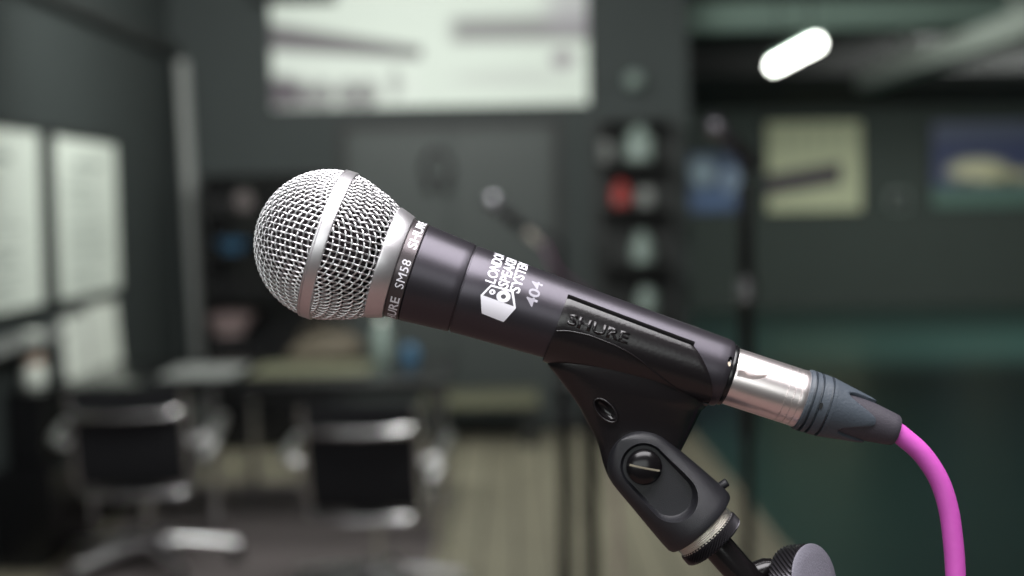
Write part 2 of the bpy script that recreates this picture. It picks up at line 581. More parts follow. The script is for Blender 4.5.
def art_blue(u, v):
    c = rgb(66, 84, 116)
    c = mixc(c, rgb(176, 196, 208), 0.85 * spot(u, v, 0.36, 0.68, 0.20, 0.24))
    c = mixc(c, rgb(168, 188, 214), 0.8 * spot(u, v, 0.80, 0.55, 0.18, 0.22))
    c = mixc(c, rgb(110, 140, 190), 0.6 * spot(u, v, 0.5, 0.2, 0.4, 0.16))
    return c
for (x0, x1, yt, yb, fn, lab) in (
        (768, 862, 121, 212, art_yellow, 'yellowish picture with a dark long car shape on the far hall wall'),
        (933, 1060, 120, 208, art_race, 'blue and green picture with a cream racing car on the far hall wall'),
        (680, 745, 153, 213, art_blue, 'small blue picture with white shapes beside the wall corner')):
    a, c = at(x0, yb, 19.9), at(x1, yt, 19.9)
    art('framed_picture', c.x - a.x, c.z - a.z, fn, 60, 40, 0.05, 0.03, M['dark'], lab, 'picture', ((a.x + c.x) / 2, 19.995, a.z), 0, 'framed pictures on the far hall wall')
# small pale box between the two pictures on the far wall
p = at(899, 201, 19.9)
b = bmesh.new()
add_box(b, -0.13, 0.13, -0.09, 0, -0.13, 0.13, 0.02)
t = thing('wall_speaker', 'small pale grey box on the far wall between two pictures', 'wall box', (p.x, 19.998, p.z))
obj('casing', b, M['pale'], t, smooth=30)
b = bmesh.new()
add_box(b, -0.10, 0.10, -0.10, -0.085, -0.10, 0.10, 0.005)
obj('front_panel', b, M['dark'], t)

# hall lamp
t = thing('tube_lamp', 'glowing white tube lamp hanging in the dark hall at the right', 'lamp', (1.75, 8.95, 2.385))
b = bmesh.new()
tube(b, [(0, -0.66, 0), (0, 0.66, 0)], 0.035, 16)
obj('lamp_tube', fixn(b), M['lamp'], t, smooth=40)
b = bmesh.new()
add_box(b, -0.035, 0.035, -0.68, 0.68, 0.035, 0.07, 0.005)
obj('housing', b, M['beam'], t)
for yy in (-0.5, 0.5):
    b = bmesh.new()
    tube(b, [(0, yy, 0.07), (0, yy, 0.58)], 0.006, 8)
    obj('suspension_wire', fixn(b), M['dark'], t, smooth=40)

# ------------------------------------------------------------------ shelf unit by the corner and its contents
SX, SY = 0.79, 9.22
t = thing('shelf_unit', 'tall dark open shelf unit against the back wall near the corner', 'shelf', (SX, SY, 0))
b = bmesh.new()
for sx in (-1, 1):
    for sy in (-1, 1):
        u = bmesh.new()
        add_box(u, sx * 0.24 - 0.015, sx * 0.24 + 0.015, sy * 0.17 - 0.015, sy * 0.17 + 0.015, 0, 2.02, 0.002)
        obj('upright', u, M['dark'], t)
SHZ = [0.10, 0.45, 0.80, 1.12, 1.48, 1.76, 2.02]
for z in SHZ:
    obj('shelf_board', box(-0.25, 0.25, -0.18, 0.18, z - 0.02, z, 0.003), M['dark'], t)
obj('back_panel', box(-0.25, 0.25, 0.185, 0.195, 0, 2.02, 0.0), M['dark'], t)
def jar(name, px, zb, h, r, mt, lab, cat, sy=SY - 0.06, lid=None):
    x = at(px, 250, sy).x
    q = thing(name, lab, cat, (x, sy, zb), 0, 'jars and bottles on the dark shelves' if name == 'storage_jar' else None)
    b = bmesh.new()
    lathe_z(b, [(0, r * 0.85), (0.01, r), (h * 0.62, r), (h * 0.80, r * 0.6), (h * 0.86, r * 0.45)], 24)
    obj('body', b, mt, q, smooth=40)
    b = bmesh.new()
    lathe_z(b, [(h * 0.86, r * 0.5), (h * 0.99, r * 0.5), (h, r * 0.4)], 20)
    obj('lid', b, lid or M['dark'], q, smooth=40)
    return q
jar('storage_jar', 640, 1.76, 0.24, 0.085, M['pale'], 'tall pale jar on the top bay of the dark shelf unit', 'jar', lid=M['pale'])
jar('storage_jar', 605, 1.76, 0.16, 0.05, M['post'], 'dull grey jar on the top bay, beside the tall pale jar', 'jar')
jar('red_canister', 622, 1.48, 0.16, 0.06, M['red'], 'red canister on the dark shelf unit', 'canister', lid=M['red'])
jar('storage_jar', 646, 1.48, 0.13, 0.05, M['post'], 'squat grey jar standing right beside the red canister', 'jar')
jar('storage_jar', 642, 1.12, 0.20, 0.065, M['pale'], 'pale jar on the shelf just below the red canister', 'jar', lid=M['pale'])
jar('storage_jar', 600, 1.12, 0.15, 0.04, M['dark'], 'black bottle on the shelf just below the red canister', 'bottle')
jar('storage_jar', 646, 0.80, 0.19, 0.06, M['pale'], 'pale jar on the low shelf seen just above the microphone clip', 'jar')
# round lamp above the shelf unit
p = at(632, 82, YB)
t = thing('wall_lamp', 'small round pale lamp on the back wall above the shelf unit', 'lamp', (p.x, YB - 0.001, p.z))
b = bmesh.new()
bmesh.ops.create_uvsphere(b, u_segments=24, v_segments=16, radius=0.055)
bmesh.ops.translate(b, verts=b.verts[:], vec=(0, -0.13, 0))
obj('globe', b, M['pale'], t, smooth=60)
b = bmesh.new()
tube(b, [(0, 0, 0), (0, -0.08, 0)], 0.03, 16)
obj('mount', fixn(b), M['dark'], t, smooth=40)

# black headset-like thing hanging on the door
p = at(437, 150, YB - 0.05)
t = thing('hanging_headphones', 'black headphones hanging on the grey door in the back wall', 'headphones', (p.x, YB - 0.06, p.z))
b = bmesh.new()
tube(b, catmull([(-0.075, 0, -0.19), (-0.085, 0, -0.10), (-0.03, 0, -0.01), (0.05, 0, -0.03), (0.085, 0, -0.12), (0.075, 0, -0.2)], 8), 0.018, 10)
obj('headband', fixn(b), M['black'], t, smooth=40)
for sx in (-1, 1):
    b = bmesh.new()
    lathe(b, [(-0.025, 0.03), (-0.02, 0.05), (0.02, 0.055), (0.028, 0.03)], 24)
    obj('ear_cup', b, M['black'], t, Matrix.Translation(Vector(t.location) + Vector((sx * 0.055, 0, -0.22))), smooth=40)
b = bmesh.new()
add_box(b, -0.012, 0.012, -0.02, 0.04, -0.02, 0.0, 0.002)
obj('hook', b, M['dark'], t)

# low bench at the back wall
t = thing('low_bench', 'low pale wooden bench along the foot of the back wall', 'bench', (-0.15, 9.05, 0))
obj('seat_board', box(-0.42, 0.30, -0.2, 0.2, 0.26, 0.33, 0.01), M['beigewood'], t)
for sx in (-0.36, 0.24):
    obj('leg', box(sx - 0.03, sx + 0.03, -0.17, 0.17, 0, 0.26, 0.004), M['dark'], t)

# tall board leaning in the corner
a, c = at(182, 60, 9.30), at(197, 330, 9.30)
b = bmesh.new()
dirv = (c - a)
foot = a + dirv * ((a.z - 0.0) / (a.z - c.z))
top, bot = a, foot
for s0 in (0,):
    wv = Vector((0.034, 0, 0))
    dv = Vector((0, 0.02, 0))
    loops = []
    for q in (bot, top):
        loops.append([q - wv - dv, q + wv - dv, q + wv + dv, q - wv + dv])
    rings(b, loops)
fixn(b)
bmesh.ops.bevel(b, geom=b.edges[:], offset=0.004, segments=1, affect='EDGES')
tag(obj('leaning_board', b, M['post']), 'tall narrow pale grey board leaning in the corner behind the table', 'board')

# dark cabinet with small things at the back wall
CX0, CX1 = at(212, 250, 9.2).x, at(325, 250, 9.2).x
t = thing('tall_cabinet', 'tall black open cabinet behind the table at the back wall', 'cabinet', ((CX0 + CX1) / 2, 9.2, 0))
hw = (CX1 - CX0) / 2
for sx in (-1, 1):
    obj('side_panel', box(sx * hw - 0.015, sx * hw + 0.015, -0.25, 0.25, 0, 1.72, 0.003), M['black'], t)
obj('back_panel', box(-hw, hw, 0.24, 0.255, 0, 1.72), M['black'], t)
for z in (0.04, 0.72, 0.98, 1.24, 1.50, 1.72):
    obj('shelf_board', box(-hw + 0.015, hw - 0.015, -0.24, 0.24, z - 0.02, z, 0.002), M['black'], t)
for sx in (-1, 1):
    dd = obj('door', box(sx * hw * 0.5 - hw * 0.49, sx * hw * 0.5 + hw * 0.49, -0.268, -0.252, 0.03, 0.70, 0.003), M['black'], t)
    obj('handle', box(sx * 0.03 - 0.006, sx * 0.03 + 0.006, -0.285, -0.268, 0.45, 0.60, 0.002), M['chrome'], dd)
def bowl(name, px, Y, zb, r, h, mt, lab, cat):
    q = thing(name, lab, cat, (at(px, 250, Y).x, Y, zb))
    b = bmesh.new()
    lathe_z(b, [(0, r * 0.5), (0.012, r * 0.5), (h * 0.5, r * 0.85), (h, r), (h, r * 0.93), (h * 0.5, r * 0.78), (0.03, r * 0.4)], 28)
    obj('bowl_wall', b, mt, q, smooth=50)
    b = bmesh.new()
    lathe_z(b, [(-0.0, r * 0.55), (0.01, r * 0.55)], 24)
    obj('foot_ring', b, mt, q, smooth=40)
    return q
bowl('bowl', 232, 9.1, 1.24, 0.11, 0.07, M['blue'], 'blue bowl in the tall black cabinet left of the microphone head', 'bowl')
bowl('bowl', 226, 9.1, 0.72, 0.17, 0.13, M['pink'], 'pinkish wide bowl in the black cabinet, above the table edge', 'bowl')
jar('storage_jar', 245, 1.50, 0.13, 0.06, M['rug'], 'small dull grey-brown jar on the top shelf of the tall black cabinet', 'jar', sy=9.1)

# ------------------------------------------------------------------ table, wall ledge, cabinet and boards at the left
t = thing('meeting_table', 'long glossy black table with slim chrome legs by the left wall', 'table', (-1.0, 6.85, 0.005))
obj('tabletop', box(-1.02, 0.72, -0.55, 0.55, 0.71, 0.735, 0.006), M['blacktop'], t, smooth=30)
obj('under_frame', box(-0.85, 0.62, -0.45, 0.45, 0.655, 0.71, 0.004), M['dark'], t)
for lx in (-0.88, -0.33, 0.64):
    for ly in (-0.48, 0.48):
        b = bmesh.new()
        lathe_z(b, [(0, 0.03), (0.012, 0.03), (0.02, 0.022), (0.71, 0.022)], 20, lx, ly)
        obj('leg', b, M['chrome'], t, smooth=40)
# sheets painting the table top's pale reflections, then things on the table
q = tag(obj('reflection_sheet_grey', box(-1.62, -1.28, 6.55, 7.05, 0.7405, 0.746), M['post']), 'grey sheet painting a pale reflection on the left end of the black table', 'painted reflection')
q = tag(obj('reflection_sheet_olive', box(-1.22, -0.66, 6.55, 7.10, 0.7405, 0.746, 0.001), M['beigewood']), 'dull olive sheet painting a pale reflection on the middle of the black table', 'desk mat')
# soft beige cap-like bag
p = at(322, 352, 7.2)
t = thing('shoulder_bag', 'slumped beige bag on the black table below the microphone head', 'bag', (p.x, 7.22, 0.741))
b = bmesh.new()
prof = [(0, 0.18, 0.085), (0.02, 0.2, 0.10), (0.06, 0.19, 0.095), (0.10, 0.15, 0.07), (0.13, 0.10, 0.04), (0.14, 0.05, 0.02)]
rings(b, [[Vector((a * math.cos(2 * PI * k / 32) + 0.4 * z, c * math.sin(2 * PI * k / 32), z + (0.006 * math.sin(5 * k) if z > 0.03 else 0))) for k in range(32)] for z, a, c in prof])
obj('body', fixn(b), M['beige'], t, smooth=60)
b = bmesh.new()
tube(b, catmull([(-0.12, 0, 0.10), (-0.05, -0.05, 0.17), (0.08, -0.04, 0.18), (0.17, 0, 0.09)], 6), 0.009, 8)
obj('strap', fixn(b), M['beige'], t, smooth=60)
jar('water_bottle', 380, 0.741, 0.24, 0.045, M['pale'], 'pale bottle standing on the black table under the microphone', 'bottle', sy=6.95, lid=M['white'])
jar('cup', 408, 0.741, 0.11, 0.04, M['blue'], 'small bluish cup beside the pale bottle on the table', 'cup', sy=7.0)

t = thing('wall_ledge', 'thin grey ledge on the left wall under the text posters', 'shelf', (XL, 7.0, 0.955))
obj('board', box(0, 0.16, -1.6, -0.36, -0.02, 0.01, 0.003), M['post'], t)
for yy in (-1.3, -0.6):
    obj('bracket', box(0, 0.12, yy - 0.01, yy + 0.01, -0.10, -0.02, 0.002), M['dark'], t)
t = thing('low_cabinet', 'low black cabinet standing along the left wall', 'cabinet', (-2.0, 7.2, 0))
obj('body', box(-0.195, 0.045, -1.2, 1.30, 0.04, 0.42, 0.005), M['black'], t)
for k in range(4):
    dd = obj('door', box(0.045, 0.06, -1.18 + 0.62 * k, -1.18 + 0.62 * k + 0.60, 0.06, 0.41, 0.003), M['black'], t)
    obj('handle', box(0.06, 0.075, -1.18 + 0.62 * k + 0.5, -1.18 + 0.62 * k + 0.52, 0.25, 0.36, 0.002), M['chrome'], dd)
obj('plinth', box(-0.19, 0.02, -1.18, 1.28, 0, 0.04), M['dark'], t)
for (y0, y1, hh, lab) in ((6.92, 7.30, 0.57, 'white board leaning on the left wall, nearer the table end'),
                          (7.34, 7.90, 0.60, 'white board leaning on the left wall, the one next to the dark corner')):
    t = thing('leaning_board', lab, 'board', (XL + 0.075, (y0 + y1) / 2, 0.421), 0, 'white boards leaning on the left wall')
    t.rotation_euler = (-0.07, 0, PI / 2)
    wv = y1 - y0
    obj('panel', box(-wv / 2, wv / 2, -0.004, 0.012, 0, hh, 0.002), M['white'], t)
    obj('edge_strip', box(-wv / 2 - 0.012, -wv / 2, -0.006, 0.014, 0, hh, 0.002), M['post'], t)
t = thing('storage_box', 'black storage box under the white jug at the left wall', 'box', (-2.11, 6.38, 0.421))
obj('body', box(-0.078, 0.078, -0.17, 0.17, 0, 0.27, 0.004), M['black'], t)
obj('lid', box(-0.083, 0.083, -0.175, 0.175, 0.27, 0.31, 0.004), M['black'], t)
# jug with an orange label
t = thing('white_jug', 'white jug with an orange band on the black box at the left wall', 'jug', (-2.12, 6.38, 0.732))
b = bmesh.new()
lathe_z(b, [(0, 0.04), (0.01, 0.05), (0.07, 0.052), (0.11, 0.042), (0.14, 0.035), (0.19, 0.042), (0.24, 0.045), (0.25, 0.03)], 28)
obj('body', b, M['white'], t, smooth=50)
b = bmesh.new()
lathe_z(b, [(0.105, 0.045), (0.145, 0.040)], 28)
obj('label_band', b, M['orange'], t, smooth=50)

# ------------------------------------------------------------------ office chairs
def make_chair(lab):
    t = thing('office_chair', lab, 'chair', group='office chairs in front of the black table')
    # +Y is the side that faces the table; back at -Y
    def rib_pts(x):
        return [(x, 0.26, 0.455), (x, 0.20, 0.475), (x, 0.0, 0.44), (x, -0.17, 0.405), (x, -0.235, 0.42), (x, -0.265, 0.50), (x, -0.30, 0.64), (x, -0.345, 0.80)]
    for sx in (-1, 1):
        b = bmesh.new()
        tube(b, catmull(rib_pts(sx * 0.205), 6), 0.013, 12)
        obj('side_rib', fixn(b), M['chrome'], t, smooth=50)
        b = bmesh.new()
        tube(b, catmull([(sx * 0.215, -0.285, 0.585), (sx * 0.275, -0.27, 0.60), (sx * 0.285, -0.12, 0.625), (sx * 0.285, 0.08, 0.625), (sx * 0.275, 0.13, 0.59), (sx * 0.24, 0.10, 0.50), (sx * 0.21, 0.06, 0.455)], 6), 0.016, 12)
        obj('armrest', fixn(b), M['alu'], t, smooth=50)
    def sling(pts, n=8):
        b = bmesh.new()
        cp = catmull(pts, n)
        th = 0.010
        up = []
        for i, q in enumerate(cp):
            a, c = cp[max(0, i - 1)], cp[min(len(cp) - 1, i + 1)]
            tg = (c - a).normalized()
            nn = Vector((0, -tg.z, tg.y)) * th
            up.append((q, nn))
        loops = [[Vector((-0.195, q.y, q.z)) + nn, Vector((0.195, q.y, q.z)) + nn, Vector((0.195, q.y, q.z)) - nn, Vector((-0.195, q.y, q.z)) - nn] for q, nn in up]
        rings(b, loops)
        return fixn(b)
    rp = rib_pts(0)
    obj('seat', sling(rp[:5]), M['fabric'], t, smooth=35)
    obj('backrest', sling(rp[4:]), M['fabric'], t, smooth=35)
    for (y, z, r1) in ((-0.340, 0.715, 0.017), (-0.215, 0.375, 0.016), (0.15, 0.425, 0.014)):
        b = bmesh.new()
        tube(b, catmull([(-0.205, y + 0.03, z), (-0.16, y - 0.004, z - 0.006), (0, y - 0.012, z - 0.012), (0.16, y - 0.004, z - 0.006), (0.205, y + 0.03, z)], 6), r1, 12)
        obj('stretcher', fixn(b), M['chrome'], t, smooth=50)
    b = bmesh.new()
    add_box(b, -0.06, 0.06, -0.18, 0.14, 0.345, 0.385, 0.008)
    obj('tilt_mechanism', b, M['dark'], t, smooth=30)
    b = bmesh.new()
    lathe_z(b, [(0.09, 0.035), (0.16, 0.033), (0.17, 0.022), (0.35, 0.020)], 24)
    obj('column', b, M['chrome'], t, smooth=40)
    for k in range(5):
        a = 2 * PI * k / 5 + 0.22
        ca, sa = math.cos(a), math.sin(a)
        b = bmesh.new()
        tube(b, [(ca * 0.02, sa * 0.02, 0.125), (ca * 0.16, sa * 0.16, 0.11), (ca * 0.34, sa * 0.34, 0.080)], [0.032, 0.027, 0.019], 12)
        lg = obj('base_leg', fixn(b), M['alu'], t, smooth=50)
        b = bmesh.new()
        mx = Matrix.Translation((ca * 0.33, sa * 0.33, 0.028)) @ Matrix.Rotation(a + 0.6, 4, 'Z')
        for s in (-0.017, 0.006):
            d = bmesh.new()
            lathe(d, [(s, 0.020), (s + 0.002, 0.028), (s + 0.010, 0.028), (s + 0.012, 0.020)], 20)
            merge(b, d)
        add_box(b, -0.006, 0.006, -0.008, 0.008, 0.0, 0.05, 0.002)
        b.transform(mx)
        obj('caster', b, M['dark'], lg, smooth=40)
    return t
ch = make_chair('black mesh office chair with chrome arms, the one nearer the left wall')
ch.location = (-1.535, 5.98, 0.006)
ch.rotation_euler = (0, 0, 0.06)
ch.scale = (1.08, 1.08, 1.0)
dup(ch, (-0.535, 5.42, 0.006), -0.04, 'black mesh office chair with chrome arms, directly below the microphone head').scale = (1, 1, 1)

# ------------------------------------------------------------------ microphone in the foreground
mic = thing('microphone', 'vocal microphone with silver ball grille and dark grey handle in sharp focus', 'microphone', FM.translation)
R = 74.2
def rear_scale(pt):
    th = math.degrees(math.acos(max(-1, min(1, pt.x))))       # angle from the tail side
    if th >= 90:
        return 1.0
    if th >= 67:
        return 0.985 + (th - 67) / 23 * 0.015
    return 0.985 + (67 - th) / 22 * 0.07
def net(front):
    """square wire cloth draped over a half ball"""
    pole = Vector((-1, 0, 0)) if front else Vector((1, 0, 0))
    e1, e2 = Vector((0, -1, 0)), Vector((0, 0, 1))
    tw = math.radians(4 if front else -3)
    e1, e2 = e1 * math.cos(tw) + e2 * math.sin(tw), e2 * math.cos(tw) - e1 * math.sin(tw)
    d = 6.15 / R
    N = 21
    pts = {}
    for a, bq in ((1, 1), (1, -1), (-1, 1), (-1, -1)):
        P = {}
        for i in range(N + 1):
            P[i, 0] = pole * math.cos(i * d) + e1 * a * math.sin(i * d)
            P[0, i] = pole * math.cos(i * d) + e2 * bq * math.sin(i * d)
        for i in range(1, N + 1):
            for j in range(1, N + 1):
                A, B, D = P.get((i - 1, j)), P.get((i, j - 1)), P.get((i - 1, j - 1))
                if A is None or B is None or D is None:
                    continue
                n = A.cross(B)
                if n.length < 0.15 * d:
                    continue
                n.normalize()
                q = D - n * (2 * D.dot(n))
                if (q - D).length < 0.12 * d or q.dot(pole) < -0.35:
                    continue
                P[i, j] = q.normalized()
        for (i, j), q in P.items():
            pts[i * a, j * bq] = q
    lo, hi = (0.035, 1.01) if front else (0.03, 0.745)
    bm = bmesh.new()
    wr, amp = 0.95, 0.8
    for fam in (0, 1):
        for i in range(-N, N + 1):
            run = []
            def flush(run):
                if len(run) >= 2:
                    tube(bm, run, wr, 6, cap=True)
            prev = None
            for j in range(-N, N + 1):
                key = (i, j) if fam == 0 else (j, i)
                q = pts.get(key)
                if q is None:
                    flush(run); run = []; prev = None
                    continue
                sg = (1 if (i + j) % 2 == 0 else -1) * (1 if fam == 0 else -1)
                if prev is not None:
                    q0, sg0 = prev
                    for k in range(5):
                        tt = k / 5
                        v = (q0 * (1 - tt) + q * tt).normalized()
                        pr = v.dot(pole)
                        off = amp * (sg0 * math.cos(PI * tt))
                        ok = lo < pr < hi
                        if ok:
                            rr = R * (1.0 if front else rear_scale(v)) + off
                            run.append(v * rr)
                        else:
                            flush(run); run = []
                prev = (q, sg)
            flush(run)
    return bm
obj('grille_front', net(True), M['nickel'], mic, FM, smooth=80)
obj('grille_rear', net(False), M['nickel'], mic, FM, smooth=80)
b = bmesh.new()
pf = []
for k in range(0, 30):
    th = PI * (1 - k / 29 * 0.72)
    v = Vector((math.cos(th), math.sin(th), 0))
    rr = (R - 4.2) * rear_scale(v)
    pf.append((v.x * rr, max(0.2, v.y * rr)))
lathe(b, pf, 96)
obj('foam_liner', b, M['foam'], mic, FM, smooth=60)
b = bmesh.new()
lathe(b, [(-7.5, 73), (-7.5, 76.0), (-6.6, 76.8), (-5.4, 76.8), (-4.9, 75.9), (-4.3, 76.9), (4.4, 77.0), (5.6, 76.6), (6.2, 75.6), (6.2, 73)], 160, cap=False)
obj('grille_band', b, M['band'], mic, FM, smooth=35)
b = bmesh.new()
lathe(b, [(53, 50), (54.5, 56.3), (56, 57.6), (58, 57.6), (70.5, 53.6), (72.6, 52.6), (73.2, 51), (73.2, 40)], 144, cap=False)
obj('grille_collar', b, M['band'], mic, FM, smooth=35)
b = bmesh.new()
lathe(b, [(73.0, 42), (73.2, 50.0), (74, 50.7), (87.6, 50.1), (88.2, 49.3), (88.2, 40)], 144, cap=False)
badge = obj('badge_ring', b, M['badge'], mic, FM, smooth=35)

def rh(s):
    """handle radius at s"""
    if s < 139:
        return 49.9 + (s - 89) / 50 * (45.6 - 49.9)
    if s < 260:
        return 45.2 + (s - 139) / 121 * (39.8 - 45.2)
    return 39.8 + (s - 260) / 158 * (34.4 - 39.8)
b = bmesh.new()
pr = [(88.2, 44), (88.6, 49.0), (89.6, 49.9)]
pr += [(s, rh(s)) for s in (100, 115, 130, 138)]
pr += [(138.8, 45.3), (139.2, 43.6), (140.4, 43.6), (140.8, 44.8)]
pr += [(s, rh(s)) for s in (142, 160, 180, 200, 220, 240, 260, 280, 300, 320, 340, 360, 380, 400, 409)]
pr += [(412.5, 34.0), (414.6, 33.2), (415.4, 31.5), (415.4, 20)]
lathe(b, pr, 144)
handle = obj('handle', b, M['handle'], mic, FM, smooth=35)
# set screw hole near the tail
s0, d0 = near(*sd(730.3, 361), rh)
b = bmesh.new()
ph = math.asin(max(-1, min(1, -d0 / rh(s0))))
mxh = Matrix.Translation((s0, -rh(s0) * math.cos(ph), rh(s0) * math.sin(ph)))
e = bmesh.new()
rings(e, [[Vector((2.2 * math.cos(2 * PI * k / 20), yy, 5.4 * math.sin(2 * PI * k / 20))) for k in range(20)] for yy in (-6, 7)])
e.transform(mxh @ Matrix.Rotation(-ph, 4, 'X'))
boolean(handle, e, FM)
resmooth(handle, 35)
e = bmesh.new()
rings(e, [[Vector((1.9 * math.cos(2 * PI * k / 20), yy, 2.6 * math.sin(2 * PI * k / 20) - 2)) for k in range(20)] for yy in (3.6, 6)])
e.transform(mxh @ Matrix.Rotation(-ph, 4, 'X'))
obj('set_screw', fixn(e), M['brass'], mic, FM)

def wrap(bm, s0, phi0, rfun, lift, along=False, flip=1):
    """lay a flat XY drawing on the barrel: text runs up the circumference, or along the axis"""
    for v in bm.verts:
        tx, ty = v.co.x, v.co.y
        if along:
            s = s0 + tx
            r = rfun(s)
            ph = phi0 + ty / r
        else:
            s = s0 - ty
            r = rfun(s)
            ph = phi0 + tx / r
        r += lift
        v.co = Vector((s, -r * math.cos(ph), r * math.sin(ph)))
        v.co = Vector(v.co)
    return bm
rad = math.radians
rb = lambda s: 50.7 - (s - 74) / 13.6 * 0.6
g = fit(text_bm('SM58', 10, 0.0, 1.05, 4), 29, 8.6)
obj('lettering', wrap(g, 82.0, rad(-5), rb, 0.15), M['print'], badge, FM)
for c0 in (54, -62, 150, -165):
    g = fit(text_bm('SHURE', 10, 0.18, 1.0, 4), 50, 9.2)
    obj('lettering', wrap(g, 81.8, rad(c0), rb, 0.15), M['print'], badge, FM)
# printed logo
def poly_on(pts, maxe, lift, mt, name):
    bm = bmesh.new()
    q = []
    for (zx, zy) in pts:
        s, d = near(*sd(470 + zx / 6.4, 240 + zy / 6.4), rh)
        r = rh(s)
        q.append(bm.verts.new((s, math.asin(max(-1, min(1, -d / r))) * r, 0)))
    bm.faces.new(q)
    bmesh.ops.triangulate(bm, faces=bm.faces[:])
    refine(bm, maxe)
    for v in bm.verts:
        s = v.co.x
        r = rh(s)
        ph = v.co.y / r
        v.co = Vector((s, -(r + lift) * math.cos(ph), (r + lift) * math.sin(ph)))
    return bm
b = poly_on([(68, 352), (135, 285), (278, 325), (294, 436), (214, 525), (75, 470)], 3.0, 0.10, None, '')
obj('logo_print', b, M['print'], handle, FM)
b = poly_on([(84, 354), (137, 297), (264, 334), (279, 424)], 3.0, 0.18, None, '')
obj('logo_panel', b, M['printdark'], handle, FM)
def ringp(cx, cy, ro, ri, n=28):
    bm = bmesh.new()
    a, c = [], []
    for k in range(n):
        for rr, L in ((ro, a), (ri, c)):
            zx, zy = cx + rr * math.cos(2 * PI * k / n), cy + rr * 0.86 * math.sin(2 * PI * k / n)
            s, d = near(*sd(470 + zx / 6.4, 240 + zy / 6.4), rh)
            r = rh(s)
            ph = math.asin(-d / r)
            L.append(bm.verts.new((s, -(r + 0.26) * math.cos(ph), (r + 0.26) * math.sin(ph))))
    for k in range(n):
        k2 = (k + 1) % n
        bm.faces.new((a[k], a[k2], c[k2], c[k]))
    return bm
obj('logo_ring', ringp(214, 362, 45, 17), M['print'], handle, FM)
obj('logo_ring', ringp(143, 333, 20, 7), M['print'], handle, FM)
for s0, tx, w_, c_ in ((164.4, 'LONDON', 50, 51), (177.4, 'SPEAKER', 50, 51), (189.6, 'SYSTEM', 48, 49)):
    g = fit(text_bm(tx, 10, 0.2, 1.0, 4), w_, 10.6)
    obj('logo_lettering', wrap(g, s0, rad(c_), rh, 0.12), M['print'], handle, FM)
g = fit(text_bm('404', 10, 0.2, 1.0, 4), 28, 11.5)
obj('number_print', wrap(g, 208.5, rad(25), rh, 0.12), M['printgrey'], handle, FM)

# ------------------------------------------------------------------ microphone clip
clip = thing('microphone_clip', 'glossy black plastic clip holding the microphone handle on its stand', 'microphone clip', (FM @ Vector((320, 0, -38))))
def rc(s):
    return 45.2 + (s - 236) / 174 * (37.6 - 45.2)
def ph_top(s):
    return rad(34 - 5 * (s - 240) / 136)
b = bmesh.new()
NP, NS = 72, 48
def clip_grid(off):
    g = []
    for i in range(NP + 1):
        f = i / NP                                  # 0 camera side lip .. 1 far lip
        row = []
        for j in range(NS + 1):
            t = j / NS
            tp = math.sin(PI * f) ** 0.8 if 0 < f < 1 else 0.0
            # rear edge further back at the bottom, rounded at the lip
            a0 = rad(33)
            a1 = -PI - rad(33)
            ph = a0 + (a1 - a0) * f
            k = min(1.0, f / 0.34) if f < 0.5 else min(1.0, (1 - f) / 0.34)
            s_end = 371.5 + 35 * (1 - (1 - k) ** 2)
            s_sta = 238.0 + 2.2 * (1 - k)
            s = s_sta + (s_end - s_sta) * t
            phs = ph
            if f < 0.5:
                phs = ph - rad(5) * (s - 240) / 136 * (1 - 2 * f)
            else:
                phs = ph + rad(5) * (s - 240) / 136 * (2 * f - 1)
            r = rc(s) + off
            if off > -1:
                # slightly rounded lips
                edge = min(f, 1 - f) * NP
                if edge < 2:
                    r -= 0.5 * (2 - edge)
                je = min(j, NS - j)
                if je < 1:
                    r -= 0.7
            row.append(Vector((s, -r * math.cos(phs), r * math.sin(phs))))
        g.append(row)
    return g
go, gi = clip_grid(0.0), clip_grid(-2.4)
vo = [[b.verts.new(p) for p in row] for row in go]
vi = [[b.verts.new(p) for p in row] for row in gi]
for i in range(NP):
    for j in range(NS):
        b.faces.new((vo[i][j], vo[i][j + 1], vo[i + 1][j + 1], vo[i + 1][j]))
        b.faces.new((vi[i][j], vi[i + 1][j], vi[i + 1][j + 1], vi[i][j + 1]))
for i in range(NP):
    b.faces.new((vo[i][0], vo[i + 1][0], vi[i + 1][0], vi[i][0]))
    b.faces.new((vo[i][NS], vi[i][NS], vi[i + 1][NS], vo[i + 1][NS]))
for j in range(NS):
    b.faces.new((vo[0][j], vi[0][j], vi[0][j + 1], vo[0][j + 1]))
    b.faces.new((vo[NP][j], vo[NP][j + 1], vi[NP][j + 1], vi[NP][j]))
fixn(b)
cradle = obj('cradle', b, M['plastic'], clip, FM, smooth=50)
# matte black strips painting the shade of the gap along both lips
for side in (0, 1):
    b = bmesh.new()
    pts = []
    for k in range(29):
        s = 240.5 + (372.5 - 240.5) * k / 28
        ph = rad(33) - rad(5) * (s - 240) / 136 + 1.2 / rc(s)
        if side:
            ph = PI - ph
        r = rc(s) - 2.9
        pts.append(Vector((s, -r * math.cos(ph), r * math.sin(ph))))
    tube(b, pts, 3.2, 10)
    obj('lip_shade_strip', fixn(b), M['lip_shade'], cradle, FM, smooth=60)
